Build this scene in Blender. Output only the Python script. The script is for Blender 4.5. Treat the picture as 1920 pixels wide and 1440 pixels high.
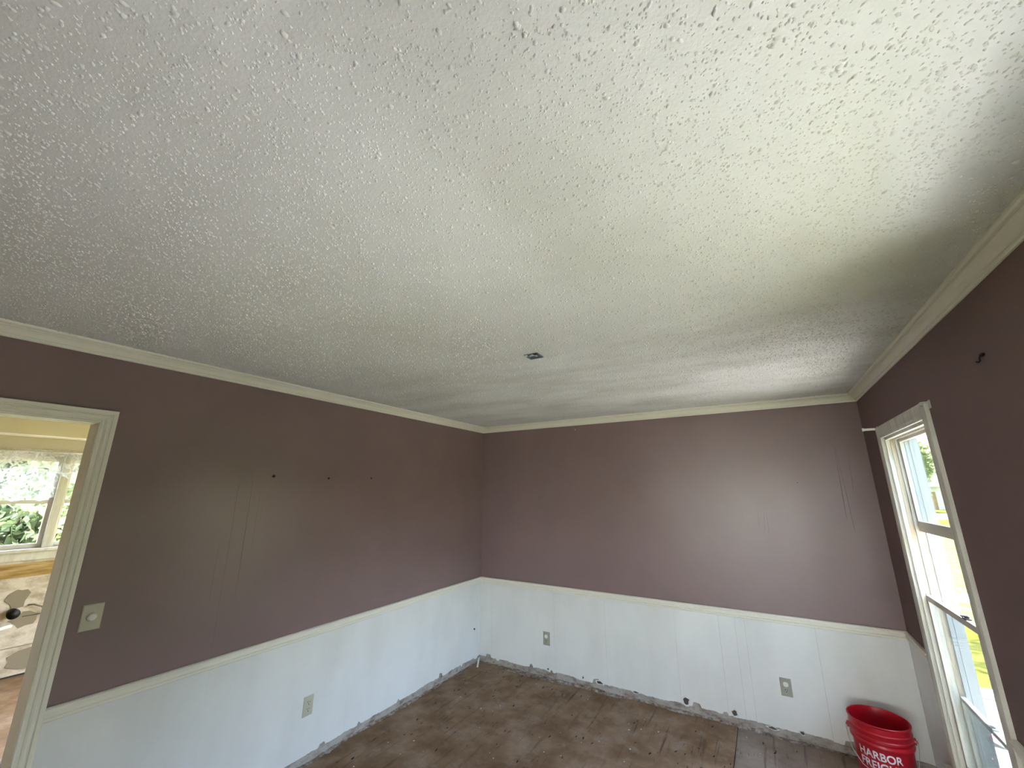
import bpy, bmesh, math, random
import numpy as np
from mathutils import Vector, Matrix

for o in list(bpy.data.objects):
    bpy.data.objects.remove(o, do_unlink=True)
SC = bpy.context.scene
COL = SC.collection
rnd = random.Random(7)
R = math.radians

# ------------------------------------------------------------------ camera
W, H, BACK = 3.463, 2.427, -4.13          # room width, ceiling height, back wall
LB = -6.30                                # far end of the living room behind the photographer
cd = bpy.data.cameras.new('camera')
cd.sensor_fit = 'HORIZONTAL'; cd.sensor_width = 36.0
cd.lens = 761.3 / 1920.0 * 36.0
cd.clip_start = 0.02; cd.clip_end = 500
cam = bpy.data.objects.new('camera', cd); COL.objects.link(cam)
cam.location = (2.7714, -3.9492, 1.7078)
cam.rotation_euler = (R(90 + 14.692), 0, R(31.0025))
SC.camera = cam

# ------------------------------------------------------------------ sky, sun, exposure
SUN_EL, SUN_AZ = 64.0, 8.0              # azimuth from +y (road side) turning to +x (yard side)
wd = bpy.data.worlds.new('sky'); SC.world = wd; wd.use_nodes = True
nt = wd.node_tree; nt.nodes.clear()
sky = nt.nodes.new('ShaderNodeTexSky'); sky.sky_type = 'NISHITA'
sky.sun_disc = False; sky.sun_elevation = R(SUN_EL); sky.sun_rotation = R(SUN_AZ)
sky.air_density = 1.2; sky.dust_density = 4.5; sky.ozone_density = 1.0
bg = nt.nodes.new('ShaderNodeBackground'); bg.inputs['Strength'].default_value = 1.6
ow = nt.nodes.new('ShaderNodeOutputWorld')
nt.links.new(sky.outputs[0], bg.inputs[0]); nt.links.new(bg.outputs[0], ow.inputs[0])
sl = bpy.data.lights.new('sun', 'SUN'); sl.energy = 36.0; sl.angle = R(0.53); sl.color = (1.0, 0.98, 0.955)
so = bpy.data.objects.new('sun', sl); COL.objects.link(so)
sdir = Vector((math.sin(R(SUN_AZ)) * math.cos(R(SUN_EL)), math.cos(R(SUN_AZ)) * math.cos(R(SUN_EL)), math.sin(R(SUN_EL))))
so.rotation_euler = sdir.to_track_quat('Z', 'Y').to_euler(); so.location = (30, -30, 60)
SC.view_settings.view_transform = 'Standard'; SC.view_settings.look = 'None'
SC.view_settings.gamma = 1.0; SC.view_settings.use_curve_mapping = False
SC.view_settings.exposure = 1.95

# light portals at the openings: they emit nothing, they only steer sky sampling
def portal(loc, rot, sx, sy):
    d = bpy.data.lights.new('sky_portal', 'AREA'); d.shape = 'RECTANGLE'; d.size = sx; d.size_y = sy; d.cycles.is_portal = True
    o = bpy.data.objects.new('sky_portal', d); COL.objects.link(o); o.location = loc; o.rotation_euler = rot
portal((W + 0.16, -0.93, 1.145), (R(90), 0, R(90)), 0.82, 1.77)
portal((W + 0.16, -3.14, 1.145), (R(90), 0, R(90)), 1.0, 1.77)
portal((-3.70, -2.665, 1.61), (R(90), 0, R(-90)), 1.03, 0.92)
portal((2.42, LB - 0.16, 1.18), (R(90), 0, 0), 1.75, 1.55)
portal((-1.95, -1.14, 1.02), (R(-90), 0, 0), 2.1, 2.05)

# ------------------------------------------------------------------ materials
def mat(name, col, rough=0.6, spec=0.5, metal=0.0):
    m = bpy.data.materials.new(name); m.use_nodes = True
    b = m.node_tree.nodes['Principled BSDF']
    b.inputs['Base Color'].default_value = (*col, 1); b.inputs['Roughness'].default_value = rough
    b.inputs['Specular IOR Level'].default_value = spec; b.inputs['Metallic'].default_value = metal
    return m
def N(m, t, **kw):
    n = m.node_tree.nodes.new(t)
    for k, v in kw.items():
        if k in n.inputs: n.inputs[k].default_value = v
        else: setattr(n, k, v)
    return n
def L(m, a, b): m.node_tree.links.new(a, b)
def coords(m, scale=(1, 1, 1), rot=(0, 0, 0)):
    g = N(m, 'ShaderNodeNewGeometry'); mp = N(m, 'ShaderNodeMapping')
    mp.inputs['Scale'].default_value = scale; mp.inputs['Rotation'].default_value = rot
    L(m, g.outputs['Position'], mp.inputs['Vector']); return mp.outputs['Vector']
def noise(m, vec, scale, detail=4, rough=0.55):
    n = N(m, 'ShaderNodeTexNoise'); n.inputs['Scale'].default_value = scale
    n.inputs['Detail'].default_value = detail; n.inputs['Roughness'].default_value = rough
    L(m, vec, n.inputs['Vector']); return n.outputs['Fac']
def ramp(m, fac, stops):
    r = N(m, 'ShaderNodeValToRGB'); e = r.color_ramp.elements
    while len(e) < len(stops): e.new(0.5)
    for k, (p, c) in enumerate(stops):
        e[k].position = p; e[k].color = (*c, 1) if len(c) == 3 else c
    L(m, fac, r.inputs[0]); return r.outputs[0]
def g3(v): return (v, v, v)
def mix(m, fac, a, b, mode='MIX'):
    n = N(m, 'ShaderNodeMix', data_type='RGBA', blend_type=mode)
    if isinstance(fac, (int, float)): n.inputs[0].default_value = fac
    else: L(m, fac, n.inputs[0])
    for k, v in ((6, a), (7, b)):
        if isinstance(v, tuple): n.inputs[k].default_value = (*v, 1)
        else: L(m, v, n.inputs[k])
    return n.outputs[2]
def base(m): return m.node_tree.nodes['Principled BSDF']
def bump(m, h, strength, dist):
    b = N(m, 'ShaderNodeBump'); b.inputs['Strength'].default_value = strength; b.inputs['Distance'].default_value = dist
    L(m, h, b.inputs['Height']); L(m, b.outputs[0], base(m).inputs['Normal'])

M = {}
m = M['purple'] = mat('plum_wall_paint', (0.13, 0.08, 0.077), 0.36, 0.55)
v = coords(m, (60, 60, 1.2)); f = noise(m, v, 1.0, 3)
L(m, mix(m, ramp(m, noise(m, coords(m), 2.2, 3), [(0.35, g3(0)), (0.7, g3(1))]), (0.204, 0.136, 0.132), (0.224, 0.150, 0.146)), base(m).inputs['Base Color'])
bump(m, f, 0.25, 0.002)
base(m).inputs['Roughness'].default_value = 0.36
m = M['plum_shaded'] = mat('plum_wall_paint_shaded', (0.190, 0.127, 0.123), 0.75, 0.12)  # same plum for the right wall, made duller and darker to hold its shade
bump(m, noise(m, coords(m, (60, 60, 1.2)), 1.0, 3), 0.2, 0.002)
m = M['white'] = mat('white_wainscot_paint', (0.74, 0.75, 0.75), 0.42, 0.45)
c = ramp(m, noise(m, coords(m, (1, 1, 0.5)), 3.0, 5), [(0.3, (0.69, 0.68, 0.655)), (0.6, (0.765, 0.76, 0.745))])
scuff = ramp(m, noise(m, coords(m, (4, 4, 14), (0.5, 0.4, 0.2)), 3.0, 6, 0.7), [(0.70, g3(0)), (0.78, g3(1))])
L(m, mix(m, scuff, c, (0.55, 0.54, 0.52)), base(m).inputs['Base Color'])
bump(m, noise(m, coords(m, (40, 40, 2)), 1.0, 3), 0.12, 0.002)
m = M['drywall'] = mat('raw_drywall', (0.36, 0.33, 0.29), 0.9, 0.2)
c = ramp(m, noise(m, coords(m, (1, 1, 2)), 9, 5, 0.65), [(0.32, (0.16, 0.105, 0.075)), (0.46, (0.33, 0.285, 0.25)), (0.60, (0.42, 0.385, 0.35)), (0.72, (0.24, 0.15, 0.11))])
L(m, c, base(m).inputs['Base Color']); bump(m, noise(m, coords(m), 60, 4), 0.5, 0.004)
m = M['trim'] = mat('cream_trim_paint', (0.80, 0.765, 0.67), 0.36, 0.5)
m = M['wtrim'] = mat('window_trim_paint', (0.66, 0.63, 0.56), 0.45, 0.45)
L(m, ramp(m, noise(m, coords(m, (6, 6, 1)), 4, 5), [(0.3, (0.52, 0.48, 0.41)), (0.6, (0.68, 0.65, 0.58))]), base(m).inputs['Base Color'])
M['tan'] = mat('tan_sash_track', (0.58, 0.48, 0.36), 0.5, 0.4)
M['sash'] = mat('sash_paint', (0.62, 0.58, 0.50), 0.45, 0.45)
M['blind_stop'] = mat('white_vinyl_outer_frame', (0.50, 0.535, 0.55), 0.5, 0.4)
m = M['ceiling'] = mat('stippled_ceiling_paint', (0.70, 0.68, 0.63), 0.85, 0.2)
c = ramp(m, noise(m, coords(m, (1, 1, 1)), 1.3, 4, 0.6), [(0.3, (0.64, 0.628, 0.60)), (0.65, (0.70, 0.695, 0.68))])
# soot, mildew and part of the shadow band painted over the far half
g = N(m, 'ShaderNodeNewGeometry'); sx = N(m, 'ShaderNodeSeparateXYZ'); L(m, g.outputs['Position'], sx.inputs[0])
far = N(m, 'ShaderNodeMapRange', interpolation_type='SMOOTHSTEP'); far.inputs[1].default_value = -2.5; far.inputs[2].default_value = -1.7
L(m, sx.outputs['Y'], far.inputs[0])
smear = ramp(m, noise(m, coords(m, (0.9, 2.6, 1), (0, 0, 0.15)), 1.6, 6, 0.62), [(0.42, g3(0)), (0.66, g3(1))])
speck = ramp(m, noise(m, coords(m), 95, 3, 0.7), [(0.56, g3(0)), (0.66, g3(1))])
pn = N(m, 'ShaderNodeTexGradient', gradient_type='SPHERICAL'); pm = N(m, 'ShaderNodeMapping'); pm.vector_type = 'TEXTURE'
pm.inputs['Location'].default_value = (3.02, -1.55, H); pm.inputs['Scale'].default_value = (0.75, 0.55, 1)
L(m, g.outputs['Position'], pm.inputs[0]); L(m, pm.outputs[0], pn.inputs[0])
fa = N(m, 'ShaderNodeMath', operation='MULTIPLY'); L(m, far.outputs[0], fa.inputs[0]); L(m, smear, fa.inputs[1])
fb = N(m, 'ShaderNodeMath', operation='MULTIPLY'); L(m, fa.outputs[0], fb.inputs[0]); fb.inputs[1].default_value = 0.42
fc = N(m, 'ShaderNodeMath', operation='MULTIPLY'); L(m, pn.outputs['Fac'], fc.inputs[0]); L(m, speck, fc.inputs[1])
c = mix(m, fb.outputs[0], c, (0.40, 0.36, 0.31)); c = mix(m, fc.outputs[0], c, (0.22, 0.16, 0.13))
L(m, c, base(m).inputs['Base Color']); bump(m, noise(m, coords(m), 160, 3), 0.35, 0.003)

def ply(name, cols):
    m = mat(name, cols[0], 0.8, 0.25)
    g1 = noise(m, coords(m, (26, 1.4, 1)), 1.0, 6, 0.65)
    blot = noise(m, coords(m), 3.5, 6, 0.65)
    c = ramp(m, blot, [(0.30, cols[0]), (0.5, cols[1]), (0.70, cols[2])])
    st = ramp(m, g1, [(0.30, g3(0.85)), (0.43, g3(0))])
    c = mix(m, st, c, cols[3])
    dash = ramp(m, noise(m, coords(m, (55, 7, 1)), 1.0, 3, 0.6), [(0.60, g3(0)), (0.66, g3(1))])
    gate = ramp(m, noise(m, coords(m), 2.6, 3), [(0.54, g3(0)), (0.66, g3(1))])
    dd = N(m, 'ShaderNodeMath', operation='MULTIPLY'); L(m, dash, dd.inputs[0]); L(m, gate, dd.inputs[1])
    c = mix(m, dd.outputs[0], c, (0.030, 0.020, 0.014))
    dust = ramp(m, noise(m, coords(m, (1, 1, 1)), 5.5, 7, 0.7), [(0.55, g3(0)), (0.72, g3(0.55))])
    c = mix(m, dust, c, (0.33, 0.29, 0.25))
    L(m, c, base(m).inputs['Base Color']); bump(m, g1, 0.35, 0.003); return m
M['ply_brown'] = ply('brown_plywood', [(0.145, 0.080, 0.038), (0.225, 0.138, 0.078), (0.33, 0.235, 0.16), (0.075, 0.042, 0.022)])
M['ply_grey'] = ply('greyed_plywood', [(0.17, 0.115, 0.08), (0.25, 0.185, 0.14), (0.33, 0.265, 0.215), (0.10, 0.065, 0.045)])
M['ivory'] = mat('ivory_plastic', (0.50, 0.47, 0.36), 0.4, 0.5)
M['ivory_dark'] = mat('grey_ivory_plastic', (0.34, 0.33, 0.27), 0.45, 0.5)
M['plug_white'] = mat('white_plastic', (0.74, 0.74, 0.68), 0.4, 0.5)
M['slot'] = mat('dark_slot', (0.012, 0.012, 0.012), 0.8, 0.2)
M['steel'] = mat('zinc_steel', (0.42, 0.45, 0.48), 0.4, 0.5, 0.8)
M['dark_metal'] = mat('dark_iron', (0.015, 0.013, 0.012), 0.55, 0.4, 0.3)
M['blue_box'] = mat('blue_grey_electrical_box', (0.10, 0.14, 0.17), 0.5, 0.5)
M['strap'] = mat('galvanised_strap', (0.50, 0.52, 0.53), 0.45, 0.5)
m = M['red'] = mat('red_bucket_plastic', (0.40, 0.004, 0.014), 0.34, 0.5)
M['lettering'] = mat('white_print', (0.78, 0.76, 0.80), 0.5, 0.4)
M['wire'] = mat('galvanised_wire', (0.55, 0.50, 0.46), 0.4, 0.5, 0.7)
M['grip'] = mat('white_grip_plastic', (0.82, 0.84, 0.88), 0.4, 0.5)
m = M['glass'] = bpy.data.materials.new('window_glass'); m.use_nodes = True; m.node_tree.nodes.clear()
tr = N(m, 'ShaderNodeBsdfTransparent'); tr.inputs[0].default_value = (0.95, 0.97, 0.97, 1); gl = N(m, 'ShaderNodeBsdfGlossy'); gl.inputs['Roughness'].default_value = 0.02
lw = N(m, 'ShaderNodeLayerWeight'); pw = N(m, 'ShaderNodeMath', operation='POWER'); pw.inputs[1].default_value = 5.0; L(m, lw.outputs['Facing'], pw.inputs[0])
fr = N(m, 'ShaderNodeMath', operation='MULTIPLY_ADD'); fr.inputs[1].default_value = 0.9; fr.inputs[2].default_value = 0.035; L(m, pw.outputs[0], fr.inputs[0]); mx = N(m, 'ShaderNodeMixShader'); om = N(m, 'ShaderNodeOutputMaterial')
L(m, fr.outputs[0], mx.inputs[0]); L(m, tr.outputs[0], mx.inputs[1]); L(m, gl.outputs[0], mx.inputs[2]); L(m, mx.outputs[0], om.inputs[0])
m = M['glass_dimmed'] = M['glass'].copy(); m.node_tree.nodes['Transparent BSDF'].inputs[0].default_value = (0.74, 0.77, 0.78, 1)  # tint added to dim daylight and the view through the first side window
m = M['lawn'] = mat('lawn_grass', (0.16, 0.19, 0.045), 1.0, 0.0)
L(m, ramp(m, noise(m, coords(m), 2.5, 8, 0.75), [(0.32, (0.030, 0.040, 0.006)), (0.5, (0.062, 0.066, 0.0105)), (0.72, (0.092, 0.094, 0.019))]), base(m).inputs['Base Color'])
m = M['stone'] = mat('pale_flagstone', (0.62, 0.59, 0.55), 0.85, 0.3)
L(m, ramp(m, noise(m, coords(m), 6, 5), [(0.3, (0.27, 0.26, 0.245)), (0.7, (0.36, 0.35, 0.33))]), base(m).inputs['Base Color'])
M['gravel'] = mat('grey_joint_gravel', (0.12, 0.12, 0.115), 0.95, 0.2)
M['concrete'] = mat('pale_concrete', (0.78, 0.775, 0.765), 0.9, 0.3)
M['bounce_pale'] = mat('pale_bounce_ground', (0.30, 0.29, 0.27), 0.95, 0.2)
M['bounce_dark'] = mat('dark_ground_low_bounce', (0.045, 0.045, 0.047), 0.9, 0.3)
M['siding'] = mat('pale_siding', (0.55, 0.57, 0.57), 0.7, 0.3)
M['soffit'] = mat('white_soffit', (0.75, 0.75, 0.72), 0.7, 0.3)
M['shingle'] = mat('grey_shingle', (0.12, 0.115, 0.11), 0.9, 0.2)
def leafmat(name, a, b):
    m = mat(name, a, 0.6, 0.3)
    oi = noise(m, coords(m), 1.7, 3)
    c = ramp(m, oi, [(0.35, a), (0.65, b)]); L(m, c, base(m).inputs['Base Color'])
    t = N(m, 'ShaderNodeBsdfTranslucent'); L(m, c, t.inputs[0]); x = N(m, 'ShaderNodeMixShader'); x.inputs[0].default_value = 0.4
    o = m.node_tree.nodes['Material Output']; L(m, base(m).outputs[0], x.inputs[1]); L(m, t.outputs[0], x.inputs[2]); L(m, x.outputs[0], o.inputs[0])
    return m
M['leaf'] = leafmat('tree_leaves', (0.06, 0.10, 0.03), (0.20, 0.24, 0.07))
M['leaf_light'] = leafmat('shrub_leaves', (0.055, 0.085, 0.035), (0.13, 0.16, 0.07))
M['bark'] = mat('brown_bark', (0.10, 0.075, 0.055), 0.9, 0.2)
m = M['kwall'] = mat('kitchen_beige_paint', (0.74, 0.67, 0.60), 0.7, 0.3)
m = M['kplaster'] = mat('torn_kitchen_plaster', (0.55, 0.47, 0.36), 0.9, 0.2)
c = ramp(m, noise(m, coords(m, (1, 1, 1.6)), 5.0, 6, 0.65), [(0.36, (0.38, 0.30, 0.22)), (0.47, (0.52, 0.44, 0.345)), (0.56, (0.64, 0.565, 0.475)), (0.72, (0.48, 0.40, 0.31))])
L(m, c, base(m).inputs['Base Color']); bump(m, noise(m, coords(m), 14, 5), 0.4, 0.01)
m = M['rawboard'] = mat('stained_bare_board', (0.35, 0.21, 0.07), 0.8, 0.2)
L(m, ramp(m, noise(m, coords(m, (1, 2, 20)), 2.0, 5), [(0.3, (0.20, 0.11, 0.035)), (0.5, (0.40, 0.25, 0.09)), (0.75, (0.55, 0.42, 0.24))]), base(m).inputs['Base Color'])
M['kdark'] = mat('darkened_kitchen_wall', (0.10, 0.065, 0.04), 0.5, 0.4)  # unseen kitchen wall darkened so it bounces less light onto the door jamb
M['kpatch'] = mat('grey_brown_patch', (0.26, 0.215, 0.155), 0.9, 0.2)
M['black'] = mat('black_hole_pipe', (0.02, 0.02, 0.02), 0.5, 0.4)
M['pvc'] = mat('white_pvc', (0.80, 0.76, 0.68), 0.4, 0.5)
m = M['lace'] = mat('lace_fabric', (0.55, 0.53, 0.48), 0.9, 0.1)
vo = N(m, 'ShaderNodeTexVoronoi', feature='DISTANCE_TO_EDGE'); vo.inputs['Scale'].default_value = 16
nz = N(m, 'ShaderNodeTexNoise'); nz.inputs['Scale'].default_value = 14
gp = coords(m); L(m, gp, nz.inputs['Vector']); mv = mix(m, 0.12, gp, nz.outputs['Color']); L(m, mv, vo.inputs['Vector'])
hole = ramp(m, vo.outputs[0], [(0.05, g3(0.85)), (0.17, g3(0.22))])
tp = N(m, 'ShaderNodeBsdfTransparent'); tl = N(m, 'ShaderNodeBsdfTranslucent'); tl.inputs[0].default_value = (0.45, 0.44, 0.40, 1)
x1 = N(m, 'ShaderNodeMixShader'); x1.inputs[0].default_value = 0.5; L(m, base(m).outputs[0], x1.inputs[1]); L(m, tl.outputs[0], x1.inputs[2])
x2 = N(m, 'ShaderNodeMixShader'); L(m, hole, x2.inputs[0]); L(m, tp.outputs[0], x2.inputs[1]); L(m, x1.outputs[0], x2.inputs[2])
L(m, x2.outputs[0], m.node_tree.nodes['Material Output'].inputs[0])

# ------------------------------------------------------------------ builders
def link(o, parent=None):
    COL.objects.link(o)
    if parent: o.parent = parent
    return o
def obj(name, bm, material, parent=None, smooth=False, label=None, bevel=0):
    if bevel:
        bmesh.ops.bevel(bm, geom=[e for e in bm.edges], offset=bevel, segments=2, affect='EDGES', profile=0.6)
    bmesh.ops.recalc_face_normals(bm, faces=bm.faces)
    me = bpy.data.meshes.new(name); bm.to_mesh(me); bm.free()
    for mm in (material if isinstance(material, (list, tuple)) else [material]): me.materials.append(mm)
    if smooth:
        for p in me.polygons: p.use_smooth = True
    o = bpy.data.objects.new(name, me)
    if label: o['label'] = label
    return link(o, parent)
def struct(name, bm, material, parent=None, **k):
    o = obj(name, bm, material, parent, **k)
    if parent is None: o['kind'] = 'structure'
    return o
def empty(name, loc=(0, 0, 0)):
    o = bpy.data.objects.new(name, None); o.empty_display_size = 0.05; o.location = loc
    return link(o)
def tag(o, label, cat, group=None):
    o['label'] = label; o['category'] = cat
    if group: o['group'] = group
    return o
def box(bm, x0, x1, y0, y1, z0, z1, mi=0):
    vs = [bm.verts.new((x, y, z)) for x in (x0, x1) for y in (y0, y1) for z in (z0, z1)]
    for q in ((0, 1, 3, 2), (4, 6, 7, 5), (0, 4, 5, 1), (2, 3, 7, 6), (0, 2, 6, 4), (1, 5, 7, 3)):
        bm.faces.new([vs[i] for i in q]).material_index = mi
def B(*a):
    bm = bmesh.new(); box(bm, *a); return bm
def sweep(bm, prof, O, A, U, V, Ln, s0=(0, 0), s1=(0, 0)):
    """closed profile [(a,b)] in directions U,V swept along A from O over Ln; ends sheared by s0/s1 (mitres)"""
    O, A, U, V = map(Vector, (O, A, U, V)); r0, r1 = [], []
    for a, b in prof:
        p = O + U * a + V * b
        r0.append(bm.verts.new(p + A * (s0[0] * a + s0[1] * b)))
        r1.append(bm.verts.new(p + A * (Ln + s1[0] * a + s1[1] * b)))
    n = len(prof)
    for i in range(n): bm.faces.new((r0[i], r0[(i + 1) % n], r1[(i + 1) % n], r1[i]))
    bm.faces.new(r0); bm.faces.new(list(reversed(r1)))
def tube(bm, pts, r, n=8, cap=True):
    pts = [Vector(p) for p in pts]; rings = []; up = Vector((0, 0, 1))
    for i, p in enumerate(pts):
        t = (pts[min(i + 1, len(pts) - 1)] - pts[max(i - 1, 0)]).normalized()
        a = t.cross(up)
        if a.length < 1e-3: a = t.cross(Vector((1, 0, 0)))
        a.normalize(); b = t.cross(a); rr = r[i] if isinstance(r, (list, tuple)) else r
        rings.append([bm.verts.new(p + (a * math.cos(k * 2 * math.pi / n) + b * math.sin(k * 2 * math.pi / n)) * rr) for k in range(n)])
    for i in range(len(rings) - 1):
        for k in range(n): bm.faces.new((rings[i][k], rings[i][(k + 1) % n], rings[i + 1][(k + 1) % n], rings[i + 1][k]))
    if cap: bm.faces.new(rings[0]); bm.faces.new(list(reversed(rings[-1])))
def lathe(bm, prof, n=48, closed=False):
    rings = []
    for r, z in prof: rings.append([bm.verts.new((r * math.cos(k * 2 * math.pi / n), r * math.sin(k * 2 * math.pi / n), z)) for k in range(n)])
    for i in range(len(rings) - 1):
        for k in range(n): bm.faces.new((rings[i][k], rings[i][(k + 1) % n], rings[i + 1][(k + 1) % n], rings[i + 1][k]))
    return rings
def disc(bm, c, ax, u, v, r1, r2, th, n=16, flat=0.0):
    """short prism with elliptical (optionally flat-sided) outline: centre c, axis ax, half sizes r1 along u, r2 along v"""
    c, ax, u, v = map(Vector, (c, ax, u, v)); a, b = [], []
    for k in range(n):
        x, y = math.cos(2 * math.pi * k / n), math.sin(2 * math.pi * k / n)
        if flat: y = max(-flat, min(flat, y))
        p = c + u * (r1 * x) + v * (r2 * y); a.append(bm.verts.new(p)); b.append(bm.verts.new(p + ax * th))
    for k in range(n): bm.faces.new((a[k], a[(k + 1) % n], b[(k + 1) % n], b[k]))
    bm.faces.new(a); bm.faces.new(list(reversed(b)))
def numpy_mesh(name, verts, faces, material, parent=None, smooth=False):
    me = bpy.data.meshes.new(name); k = faces.shape[1]
    me.vertices.add(len(verts)); me.vertices.foreach_set('co', verts.astype(np.float32).ravel())
    me.loops.add(faces.size); me.loops.foreach_set('vertex_index', faces.astype(np.int32).ravel())
    me.polygons.add(len(faces)); me.polygons.foreach_set('loop_start', np.arange(0, faces.size, k, dtype=np.int32))
    if smooth: me.polygons.foreach_set('use_smooth', np.ones(len(faces), dtype=bool))
    me.update(calc_edges=True); me.validate(); me.materials.append(material)
    return link(bpy.data.objects.new(name, me), parent)
X, Y, Z = (1, 0, 0), (0, 1, 0), (0, 0, 1)
NX, NY, NZ = (-1, 0, 0), (0, -1, 0), (0, 0, -1)

# ------------------------------------------------------------------ shell
T = 0.12                                    # partition thickness
TR = 0.145                                  # outer wall thickness (right)
RAIL = 0.76                                 # height where white wainscot meets plum paint
DY0, DY1, DZ = -4.09, -3.280, 2.046         # doorway in the left wall
WY0, WY1, WZ0, WZ1 = -1.345, -0.520, 0.26, 2.030   # window 1 opening
VY0, VY1 = -3.64, -2.64                     # window 2 opening (beside the photographer)

def wall_box(bm, x0, x1, y0, y1, z0, z1):
    """plum above the rail, raw drywall core behind the wainscot below"""
    if z1 > RAIL: box(bm, x0, x1, y0, y1, max(z0, RAIL), z1, 0)
    if z0 < RAIL: box(bm, x0, x1, y0, y1, z0, min(z1, RAIL), 1)
WM = [M['purple'], M['drywall']]
bm = bmesh.new()
wall_box(bm, -T, 0, DY1, T, 0, H); wall_box(bm, -T, 0, DY0, DY1, DZ, H); wall_box(bm, -T, 0, BACK - T, DY0, 0, H)
wall_left = struct('wall_left', bm, WM)
bm = bmesh.new(); wall_box(bm, 0, W, 0, TR, 0, H)
wall_far = struct('wall_far', bm, WM)
bm = bmesh.new()
for y0, y1, z0, z1 in ((WY1, TR, 0, H), (WY0, WY1, 0, WZ0), (WY0, WY1, WZ1, H), (VY1, WY0, 0, H), (VY0, VY1, 0, WZ0), (VY0, VY1, WZ1, H), (BACK - T, VY0, 0, H)):
    wall_box(bm, W, W + TR, y0, y1, z0, z1)
wall_right = struct('wall_right', bm, [M['plum_shaded'], M['drywall']])
OX0, OX1, OZ = 1.20, 3.36, 2.04             # wide opening to the living room, where the photographer stands
WL = [M['purple'], M['white']]
for y0, y1 in ((WY0 - 0.072, WY1 + 0.072), (VY0 - 0.072, VY1 + 0.072)): obj('wainscot_panel', B(W - 0.004, W, y0, y1, 0.058, WZ0 - 0.086), M['white'], wall_right)
bm = bmesh.new(); wall_box(bm, 0, OX0, BACK - T, BACK, 0, H); wall_box(bm, OX1, W, BACK - T, BACK, 0, H); wall_box(bm, OX0, OX1, BACK - T, BACK, OZ, H)
wall_back = struct('wall_back', bm, WL)
wall_box_l = bmesh.new(); wall_box(wall_box_l, -T, 0, LB - T, BACK - T, 0, H); struct('wall_living_left', wall_box_l, WL)
bm = bmesh.new(); wall_box(bm, W, W + TR, LB - T, BACK - T, 0, H); struct('wall_living_right', bm, WL)
UX0, UX1, UZ0, UZ1 = 1.55, 3.30, 0.40, 1.95  # living room window
bm = bmesh.new(); wall_box(bm, 0, UX0, LB - T, LB, 0, H); wall_box(bm, UX1, W, LB - T, LB, 0, H); wall_box(bm, UX0, UX1, LB - T, LB, 0, UZ0); wall_box(bm, UX0, UX1, LB - T, LB, UZ1, H)
struct('wall_living_back', bm, WL)
struct('floor_living', B(-T, W + TR, LB - T, BACK - T, -0.16, 0.0), M['ply_brown'])
struct('ceiling_living', B(-T, W + TR, LB - T, BACK - T, H, H + 0.014), M['ceiling'])
win4 = empty('window_4'); win4['kind'] = 'structure'
for a, b in ((UX0, UX0 + 0.05), (2.40, 2.46), (UX1 - 0.05, UX1)): obj('stile', B(a, b, LB - 0.08, LB - 0.03, UZ0, UZ1), M['soffit'], win4)
for a, b in ((UZ0, UZ0 + 0.05), (1.50, 1.56), (UZ1 - 0.05, UZ1)): obj('rail', B(UX0, UX1, LB - 0.075, LB - 0.035, a, b), M['soffit'], win4)
obj('pane', B(UX0, UX1, LB - 0.057, LB - 0.053, UZ0, UZ1), M['glass'], win4)
# ceiling: four slabs round the square cut-out for the light box, stipple as real little domes
JX, JY, JS = 1.776, -2.060, 0.044
bm = bmesh.new()
for x0, x1, y0, y1 in ((-T, JX - JS, BACK - T, TR), (JX + JS, W + TR, BACK - T, TR), (JX - JS, JX + JS, BACK - T, JY - JS), (JX - JS, JX + JS, JY + JS, TR)):
    box(bm, x0, x1, y0, y1, H, H + 0.014)
ceiling = struct('ceiling', bm, M['ceiling'])
def stipple():
    rs = np.random.RandomState(3); n = 112000; k = 5
    cx = rs.uniform(0.045, W - 0.045, n); cy = rs.uniform(BACK + 0.02, -0.045, n)
    keep = (np.abs(cx - JX) > JS + 0.01) | (np.abs(cy - JY) > JS + 0.01); cx, cy = cx[keep], cy[keep]; n = len(cx)
    r = np.clip(np.exp(rs.normal(math.log(0.0022), 0.36, n)), 0.0011, 0.0056); h = r * rs.uniform(0.6, 1.1, n)
    ang = np.arange(k) * 2 * math.pi / k; st = rs.uniform(1.0, 1.7, n); th = rs.uniform(0, math.pi, n)
    def ring(f, z):
        rr = r[:, None] * f * rs.uniform(0.78, 1.22, (n, k)); a, b = rr * np.cos(ang) * st[:, None], rr * np.sin(ang)
        x = cx[:, None] + a * np.cos(th)[:, None] - b * np.sin(th)[:, None]; y = cy[:, None] + a * np.sin(th)[:, None] + b * np.cos(th)[:, None]
        return np.stack([x, y, np.broadcast_to(z[:, None], x.shape)], 2)
    V = np.concatenate([ring(1.0, np.full(n, H + 0.0004)), ring(0.66, H - h * 0.72), np.stack([cx, cy, H - h], 1)[:, None, :]], 1)
    i = np.arange(k); j = (i + 1) % k
    loc = np.concatenate([np.stack([i, j, k + j], 1), np.stack([i, k + j, k + i], 1), np.stack([k + i, k + j, np.full(k, 2 * k)], 1)])
    F = (np.arange(n)[:, None, None] * (2 * k + 1) + loc[None]).reshape(-1, 3)[:, ::-1]
    o = numpy_mesh('stipple', V.reshape(-1, 3), F, M['ceiling'], ceiling, True); o['kind'] = 'stuff'
stipple()
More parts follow.
